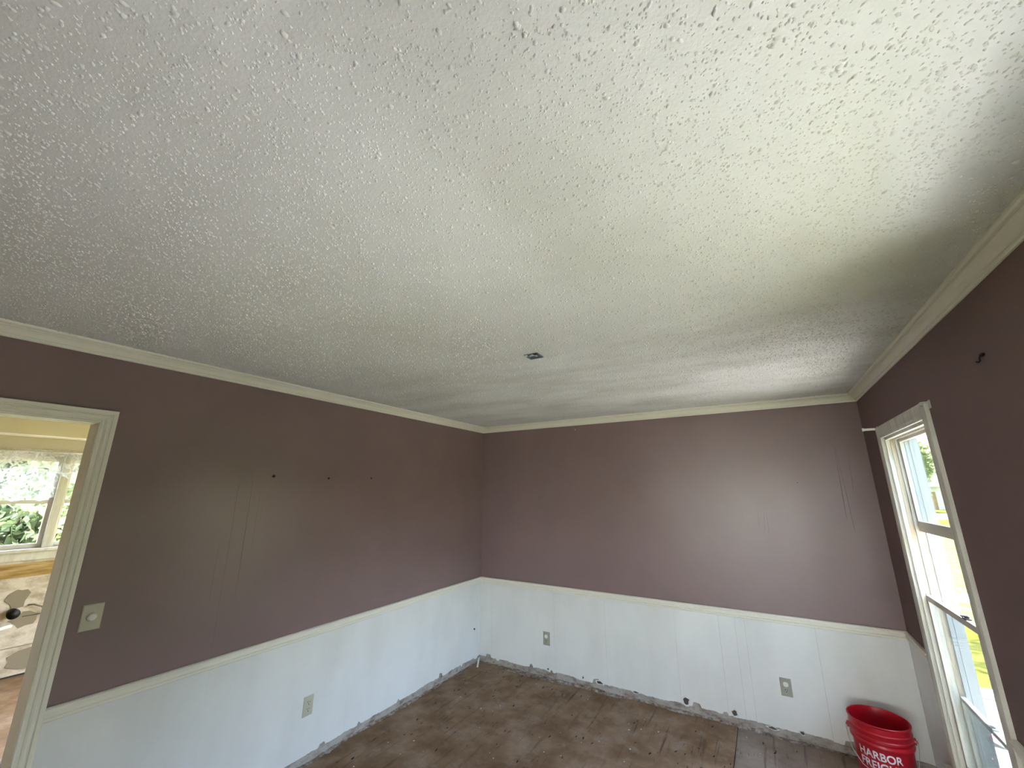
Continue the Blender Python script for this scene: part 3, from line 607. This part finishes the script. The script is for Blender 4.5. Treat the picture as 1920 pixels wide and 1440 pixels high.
# ------------------------------------------------------------------ outlets and dimmer
def outlet(loc, ax, u, label, plug, mm='ivory'):
    """wall plate: ax out of wall, u to the right along the wall"""
    r = empty('wall_outlet', loc); tag(r, label, 'outlet'); ax, u = Vector(ax), Vector(u); z = Vector(Z)
    bm = bmesh.new(); pr = [(-0.035, -0.0572), (0.035, -0.0572), (0.035, 0.0572), (-0.035, 0.0572)]
    a = [bm.verts.new(u * p + z * q) for p, q in pr]; b = [bm.verts.new(u * p + z * q + ax * 0.0035) for p, q in pr]; c = [bm.verts.new(u * p * 0.90 + z * q * 0.94 + ax * 0.006) for p, q in pr]
    for k in range(4):
        bm.faces.new((a[k], a[(k + 1) % 4], b[(k + 1) % 4], b[k])); bm.faces.new((b[k], b[(k + 1) % 4], c[(k + 1) % 4], c[k]))
    bm.faces.new(c); bm.faces.new(list(reversed(a))); obj('cover_plate', bm, M[mm], r)
    for q in (0.0195, -0.0195):
        bm = bmesh.new(); disc(bm, z * q + ax * 0.005, ax, u, z, 0.0172, 0.0172, 0.003, 24, 0.82); rc = obj('receptacle', bm, M[mm], r)
        if plug and q > 0:
            bm = bmesh.new(); disc(bm, z * q + ax * 0.0078, ax, u, z, 0.0165, 0.0165, 0.006, 24, 0.85); obj('safety_plug', bm, M['plug_white'], r, label='white safety plug')
        else:
            bm = bmesh.new()
            for s_, hh in ((-0.0064, 0.0046), (0.0064, 0.0038)):
                p = z * (q + 0.004) + u * s_; disc(bm, p + ax * 0.0079, ax, u, z, 0.0017, hh, 0.0006, 8)
            disc(bm, z * (q - 0.0085) + ax * 0.0079, ax, u, z, 0.003, 0.003, 0.0006, 10); obj('slot', bm, M['slot'], rc)
    bm = bmesh.new(); disc(bm, ax * 0.006, ax, u, z, 0.0030, 0.0030, 0.0012, 10); obj('screw', bm, M['steel'], r)
PW = 0.004
outlet((PW, -1.960, 0.334), X, Y, 'ivory duplex outlet with empty slots on the left white wainscot', False)
outlet((0.790, -PW, 0.330), NY, X, 'ivory outlet with white safety plug on the far wall near the room corner', True, 'ivory_dark')
outlet((2.721, -PW, 0.328), NY, X, 'ivory outlet with white safety plug on the far wall near the red bucket', True, 'ivory_dark')
dm = empty('dimmer_switch', (0, -3.152, 1.136)); tag(dm, 'ivory rotary dimmer on plum wall beside the doorway casing', 'switch')
bm = bmesh.new(); pr = [(-0.037, -0.056), (0.037, -0.056), (0.037, 0.056), (-0.037, 0.056)]
a = [bm.verts.new((0, p, q)) for p, q in pr]; b = [bm.verts.new((0.0035, p, q)) for p, q in pr]; c = [bm.verts.new((0.006, p * 0.90, q * 0.94)) for p, q in pr]
for k in range(4):
    bm.faces.new((a[k], a[(k + 1) % 4], b[(k + 1) % 4], b[k])); bm.faces.new((b[k], b[(k + 1) % 4], c[(k + 1) % 4], c[k]))
bm.faces.new(c); bm.faces.new(list(reversed(a))); obj('cover_plate', bm, M['ivory'], dm)
bm = bmesh.new(); lathe(bm, [(0.0005, 0.022), (0.012, 0.022), (0.0155, 0.019), (0.0165, 0.012), (0.0175, 0.006), (0.0005, 0.006)], 24)
bmesh.ops.rotate(bm, verts=bm.verts, matrix=Matrix.Rotation(R(90), 3, 'Y')); bmesh.ops.translate(bm, verts=bm.verts, vec=(0, 0, 0.002)); obj('knob', bm, M['plug_white'], dm, True, label='round off white dimmer knob')
bm = bmesh.new(); disc(bm, (0.006, 0, -0.030), X, Y, Z, 0.003, 0.003, 0.001, 10); obj('screw', bm, M['steel'], dm)

# ------------------------------------------------------------------ nails, hooks, curtain brackets
def nail(loc, ax, label, mm='dark_metal', r=0.0036, name='nail'):
    e = empty(name, loc); tag(e, label, 'nail'); ax = Vector(ax)
    bm = bmesh.new(); tube(bm, [ax * 0.0, ax * 0.010], r * 0.55, 8); disc(bm, ax * 0.010, ax, Vector(Z).cross(ax), Z, r, r, 0.0018, 12); obj('nail_shank', bm, M[mm], e)
nail((0, -2.405, 1.799), X, 'small dark nail in the plum left wall, nearest the doorway of three', r=0.009)
nail((0, -1.997, 1.795), X, 'small dark nail in the plum left wall, middle one of three', r=0.0075)
nail((0, -1.603, 1.805), X, 'small dark nail in the plum left wall, nearest the far corner of three', r=0.0065)
nail((PW, -0.113, 0.320), X, 'dark nail in the white left wainscot close to the corner', r=0.009)
nail((1.169, 0, 2.318), NY, 'tiny pale nail high on plum far wall under the crown', 'plug_white', 0.004)
nail((3.001, 0, 1.766), NY, 'tiny dark nail on plum far wall left of the window', r=0.003)
hk = empty('wall_hook', (W, -2.020, 2.140)); tag(hk, 'small black hook screwed high into plum right wall', 'hook')
bm = bmesh.new(); disc(bm, (0, 0, 0.010), NX, Y, Z, 0.013, 0.006, 0.006, 14); obj('hook_plate', bm, M['dark_metal'], hk)
bm = bmesh.new(); tube(bm, [(0, 0, 0.009), (-0.008, 0, 0.008), (-0.011, 0, 0.0), (-0.012, 0, -0.010), (-0.016, 0, -0.015), (-0.022, -0.001, -0.012)], 0.0028, 8); obj('hook_arm', bm, M['dark_metal'], hk, True)
cb = empty('curtain_bracket', (W, -0.437, 2.098)); tag(cb, 'white curtain bracket stub beyond the far side of window casing', 'bracket')
bm = bmesh.new(); box(bm, -0.004, 0.0, -0.006, 0.010, -0.016, 0.016); obj('bracket_plate', bm, M['plug_white'], cb)
bm = bmesh.new(); box(bm, -0.078, -0.004, -0.003, 0.003, -0.0075, 0.0075); box(bm, -0.080, -0.070, -0.006, 0.006, -0.010, 0.010); obj('bracket_arm', bm, M['plug_white'], cb, bevel=0.0015)
cb = empty('curtain_bracket', (W, -1.437, 2.085)); tag(cb, 'grey metal curtain bracket at the near top corner of window casing', 'bracket')
bm = bmesh.new(); box(bm, -0.003, 0.0, -0.012, 0.010, -0.018, 0.018); obj('bracket_plate', bm, M['strap'], cb)
bm = bmesh.new(); tube(bm, [(-0.003, 0, 0.006), (-0.030, 0, 0.010), (-0.036, 0, 0.004), (-0.034, 0, -0.006), (-0.026, 0, -0.006)], 0.0032, 8); obj('bracket_arm', bm, M['strap'], cb, True)

# ------------------------------------------------------------------ debris along the walls
def ledge(name, O, A, U, Ln, seed, label, wmax=0.030, hmax=0.012):
    q = random.Random(seed); O, A, U = map(Vector, (O, A, U)); n = int(Ln / 0.012); bm = bmesh.new(); rows = []; w = 0.015; h = 0.005
    for i in range(n + 1):
        w = min(max(w + q.uniform(-0.006, 0.006), 0.006), wmax); h = min(max(h + q.uniform(-0.003, 0.003), 0.0015), hmax); p = O + A * (Ln * i / n)
        rows.append([bm.verts.new(p + Vector((0, 0, h))), bm.verts.new(p + U * (w * 0.5) + Vector((0, 0, h * q.uniform(0.5, 1.1)))), bm.verts.new(p + U * (w * q.uniform(0.9, 1.2))), bm.verts.new(p)])
    for a, b in zip(rows, rows[1:]):
        for k in range(3): bm.faces.new((a[k], a[k + 1], b[k + 1], b[k]))
    o = obj(name, bm, M['dust']); o['kind'] = 'stuff'; o['label'] = label; return o
m = M['dust'] = mat('plaster_dust', (0.42, 0.38, 0.34), 0.95, 0.1)
L(m, ramp(m, noise(m, coords(m), 22, 5, 0.7), [(0.35, (0.13, 0.085, 0.06)), (0.5, (0.27, 0.215, 0.18)), (0.68, (0.48, 0.44, 0.41))]), base(m).inputs['Base Color'])
ledge('plaster_debris', (0.0, -2.4, 0), Y, X, 2.4, 3, 'pale plaster dust along the foot of the left wall')
ledge('plaster_debris', (0.0, 0.0, 0), X, NY, W, 4, 'pale plaster dust along the foot of the far wall', 0.045, 0.016)
def scar(x, z, w, h, seed):
    """torn drywall paper: dark hollow with a raised pale rim on the far wall"""
    q = random.Random(seed); n = 11; bm = bmesh.new(); a, b, c = [], [], []
    for k in range(n):
        t = 2 * math.pi * k / n; r = q.uniform(0.6, 1.15); dx, dz = w / 2 * r * math.cos(t), h / 2 * r * math.sin(t)
        a.append(bm.verts.new((x + dx, -0.0038, z + dz))); b.append(bm.verts.new((x + dx * 0.82, -0.0038 - q.uniform(0.002, 0.008), z + dz * 0.82))); c.append(bm.verts.new((x + dx * 0.66, -0.0045, z + dz * 0.66)))
    for k in range(n):
        j = (k + 1) % n; bm.faces.new((a[k], a[j], b[j], b[k])).material_index = 0; bm.faces.new((b[k], b[j], c[j], c[k])).material_index = 0
    bm.faces.new(c).material_index = 1
    obj('torn_paper', bm, [M['white'], M['scarhole']], wall_far)
M['scarhole'] = mat('torn_paper_hollow', (0.11, 0.085, 0.07), 0.95, 0.1)
for i, (px, pz, w, h) in enumerate(((1.30, 0.065, 0.09, 0.035), (1.15, 0.075, 0.03, 0.04), (2.02, 0.085, 0.075, 0.075), (2.36, 0.085, 0.06, 0.06), (2.60, 0.045, 0.09, 0.03), (2.78, 0.060, 0.05, 0.03), (0.80, 0.075, 0.03, 0.03), (1.62, 0.060, 0.10, 0.025))): scar(px, pz, w, h, 70 + i)
def bits(bm, n, mi, seed, smin, smax, area, th=0.0012, asp=1.0):
    q = random.Random(seed)
    for _ in range(n):
        x, y = q.uniform(area[0], area[1]), q.uniform(area[2], area[3]); s = q.uniform(smin, smax); a = q.uniform(0, 6.28) if asp == 1 else q.gauss(1.57, 0.25)
        k = q.choice((3, 4, 5)); pts = []
        for i in range(k):
            t = 6.283 * i / k + q.uniform(-0.3, 0.3); px, py = s * math.cos(t) * asp, s * math.sin(t) * q.uniform(0.5, 1)
            pts.append((x + px * math.cos(a) - py * math.sin(a), y + px * math.sin(a) + py * math.cos(a)))
        b_ = [bm.verts.new((px, py, 0.0003)) for px, py in pts]; t_ = [bm.verts.new((px, py, th + q.uniform(0, th))) for px, py in pts]
        for i in range(k): bm.faces.new((b_[i], b_[(i + 1) % k], t_[(i + 1) % k], t_[i])).material_index = mi
        bm.faces.new(t_).material_index = mi
bm = bmesh.new(); bits(bm, 55, 0, 8, 0.002, 0.0065, (0.1, 3.0, -1.9, -0.10)); bits(bm, 130, 1, 9, 0.0024, 0.0075, (0.15, 2.9, -1.9, -0.10), 0.001, 2.6)
o = obj('floor_litter', bm, [M['plug_white'], M['slot']]); o['kind'] = 'stuff'; o['label'] = 'white paint chips and black staples scattered over the plywood floor'
bm = bmesh.new(); tube(bm, [(0.30, -0.060, 0.005), (0.42, -0.066, 0.005), (0.56, -0.074, 0.005), (0.70, -0.062, 0.005), (0.86, -0.066, 0.005), (1.0, -0.060, 0.005)], 0.004, 6)
o = obj('loose_cable', bm, M['dust'], None, True); tag(o, 'thin pale loose cable lying along the foot of far wall by the corner', 'cable')
bm = bmesh.new(); sweep(bm, [(-0.009, 0), (0.009, 0), (0.007, 0.006), (-0.008, 0.005)], (0.035, -0.055, 0.045), Vector((0.45, -0.82, -0.30)).normalized(), Vector((0.82, 0.45, 0)).normalized(), Z, 0.13)
o = obj('wood_sliver', bm, M['wtrim']); tag(o, 'pale wood sliver leaning in the corner of the two walls', 'wood sliver')

# ------------------------------------------------------------------ red bucket
bk = empty('bucket', (3.185, -0.285, 0.0)); tag(bk, 'red plastic bucket with white lettering standing below the window', 'bucket')
prof = [(0.0, 0.004), (0.126, 0.004), (0.130, 0.0), (0.132, 0.004), (0.139, 0.200), (0.1405, 0.246), (0.1500, 0.248), (0.1510, 0.252), (0.1510, 0.262), (0.1485, 0.266), (0.1485, 0.276), (0.1515, 0.280), (0.1505, 0.290),
        (0.1465, 0.294), (0.1470, 0.312), (0.1500, 0.316), (0.1500, 0.320), (0.1470, 0.324), (0.1480, 0.352), (0.1520, 0.356), (0.1525, 0.361), (0.1505, 0.3635), (0.1465, 0.3625), (0.1450, 0.356), (0.1380, 0.20), (0.129, 0.010), (0.0, 0.009)]
bm = bmesh.new(); lathe(bm, [(max(r, 0.0004), z) for r, z in prof], 72); o = obj('bucket_body', bm, M['red'], bk, True)
try:
    for e in o.data.edges: pass
    md = o.modifiers.new('edges', 'EDGE_SPLIT'); md.split_angle = R(38)
except Exception: pass
EAR = R(172)
for s in (0, 1):
    a = EAR + math.pi * s; c = Vector((math.cos(a), math.sin(a), 0)); t = Vector((-c.y, c.x, 0))
    bm = bmesh.new(); disc(bm, c * 0.147 + Vector((0, 0, 0.285)), c, t, Z, 0.017, 0.017, 0.012, 18); disc(bm, c * 0.159 + Vector((0, 0, 0.285)), c, t, Z, 0.007, 0.007, 0.006, 12); obj('ear', bm, M['red'], bk)
e0 = Vector((math.cos(EAR), math.sin(EAR), 0)); fr_ = Vector((e0.y, -e0.x, 0))
if fr_.y > 0: fr_ = -fr_
def bail(s, d, z): return e0 * s + fr_ * d + Vector((0, 0, z))
bm = bmesh.new()
tube(bm, [bail(0.160, 0, 0.285), bail(0.166, 0.004, 0.282), bail(0.160, 0.05, 0.245), bail(0.146, 0.10, 0.198), bail(0.105, 0.150, 0.154), bail(0.060, 0.170, 0.133), bail(0, 0.176, 0.126),
          bail(-0.060, 0.170, 0.133), bail(-0.105, 0.150, 0.154), bail(-0.146, 0.10, 0.198), bail(-0.160, 0.05, 0.245), bail(-0.166, 0.004, 0.282), bail(-0.160, 0, 0.285)], 0.0021, 8)
hd = obj('bail_handle', bm, M['wire'], bk, True)
bm = bmesh.new(); tube(bm, [bail(0.062, 0.170, 0.133), bail(0.03, 0.1745, 0.129), bail(0, 0.176, 0.126), bail(-0.03, 0.1745, 0.129), bail(-0.062, 0.170, 0.133)], [0.011, 0.0125, 0.0125, 0.0125, 0.011], 12); obj('grip', bm, M['grip'], hd, True, label='white plastic grip')
def lettering(txt, zbase, cap, centre, arc):
    cu = bpy.data.curves.new('lettering', 'FONT'); cu.body = txt; cu.size = 1.0; cu.align_x = 'CENTER'; cu.offset = 0.022; cu.resolution_u = 4
    t = bpy.data.objects.new('lettering_curve', cu); COL.objects.link(t); dg = bpy.context.evaluated_depsgraph_get(); me = bpy.data.meshes.new_from_object(t.evaluated_get(dg))
    bpy.data.objects.remove(t, do_unlink=True); bpy.data.curves.remove(cu)
    bm = bmesh.new(); bm.from_mesh(me); bpy.data.meshes.remove(me)
    bmesh.ops.triangulate(bm, faces=bm.faces); bmesh.ops.subdivide_edges(bm, edges=[e for e in bm.edges if e.calc_length() > 0.12], cuts=2)
    xs_ = [v.co.x for v in bm.verts]; ys_ = [v.co.y for v in bm.verts]; x0, x1, y0, y1 = min(xs_), max(xs_), min(ys_), max(ys_)
    for v in bm.verts:
        a = centre + arc * ((v.co.x - x0) / (x1 - x0) - 0.5); z = zbase + cap * (v.co.y - y0) / (y1 - y0); r = 0.132 + (0.139 - 0.132) * z / 0.2 + 0.0009
        if z > 0.2: r = 0.139 + 0.0016 * (z - 0.2) / 0.046 + 0.0009
        v.co = (r * math.cos(a), r * math.sin(a), z)
    ex = bmesh.ops.solidify(bm, geom=bm.faces, thickness=0.0004)
    obj('lettering', bm, M['lettering'], bk)
lettering('HARBOR', 0.188, 0.042, R(-90 - 16), R(86)); lettering('FREIGHT', 0.136, 0.042, R(-90 - 16), R(86))
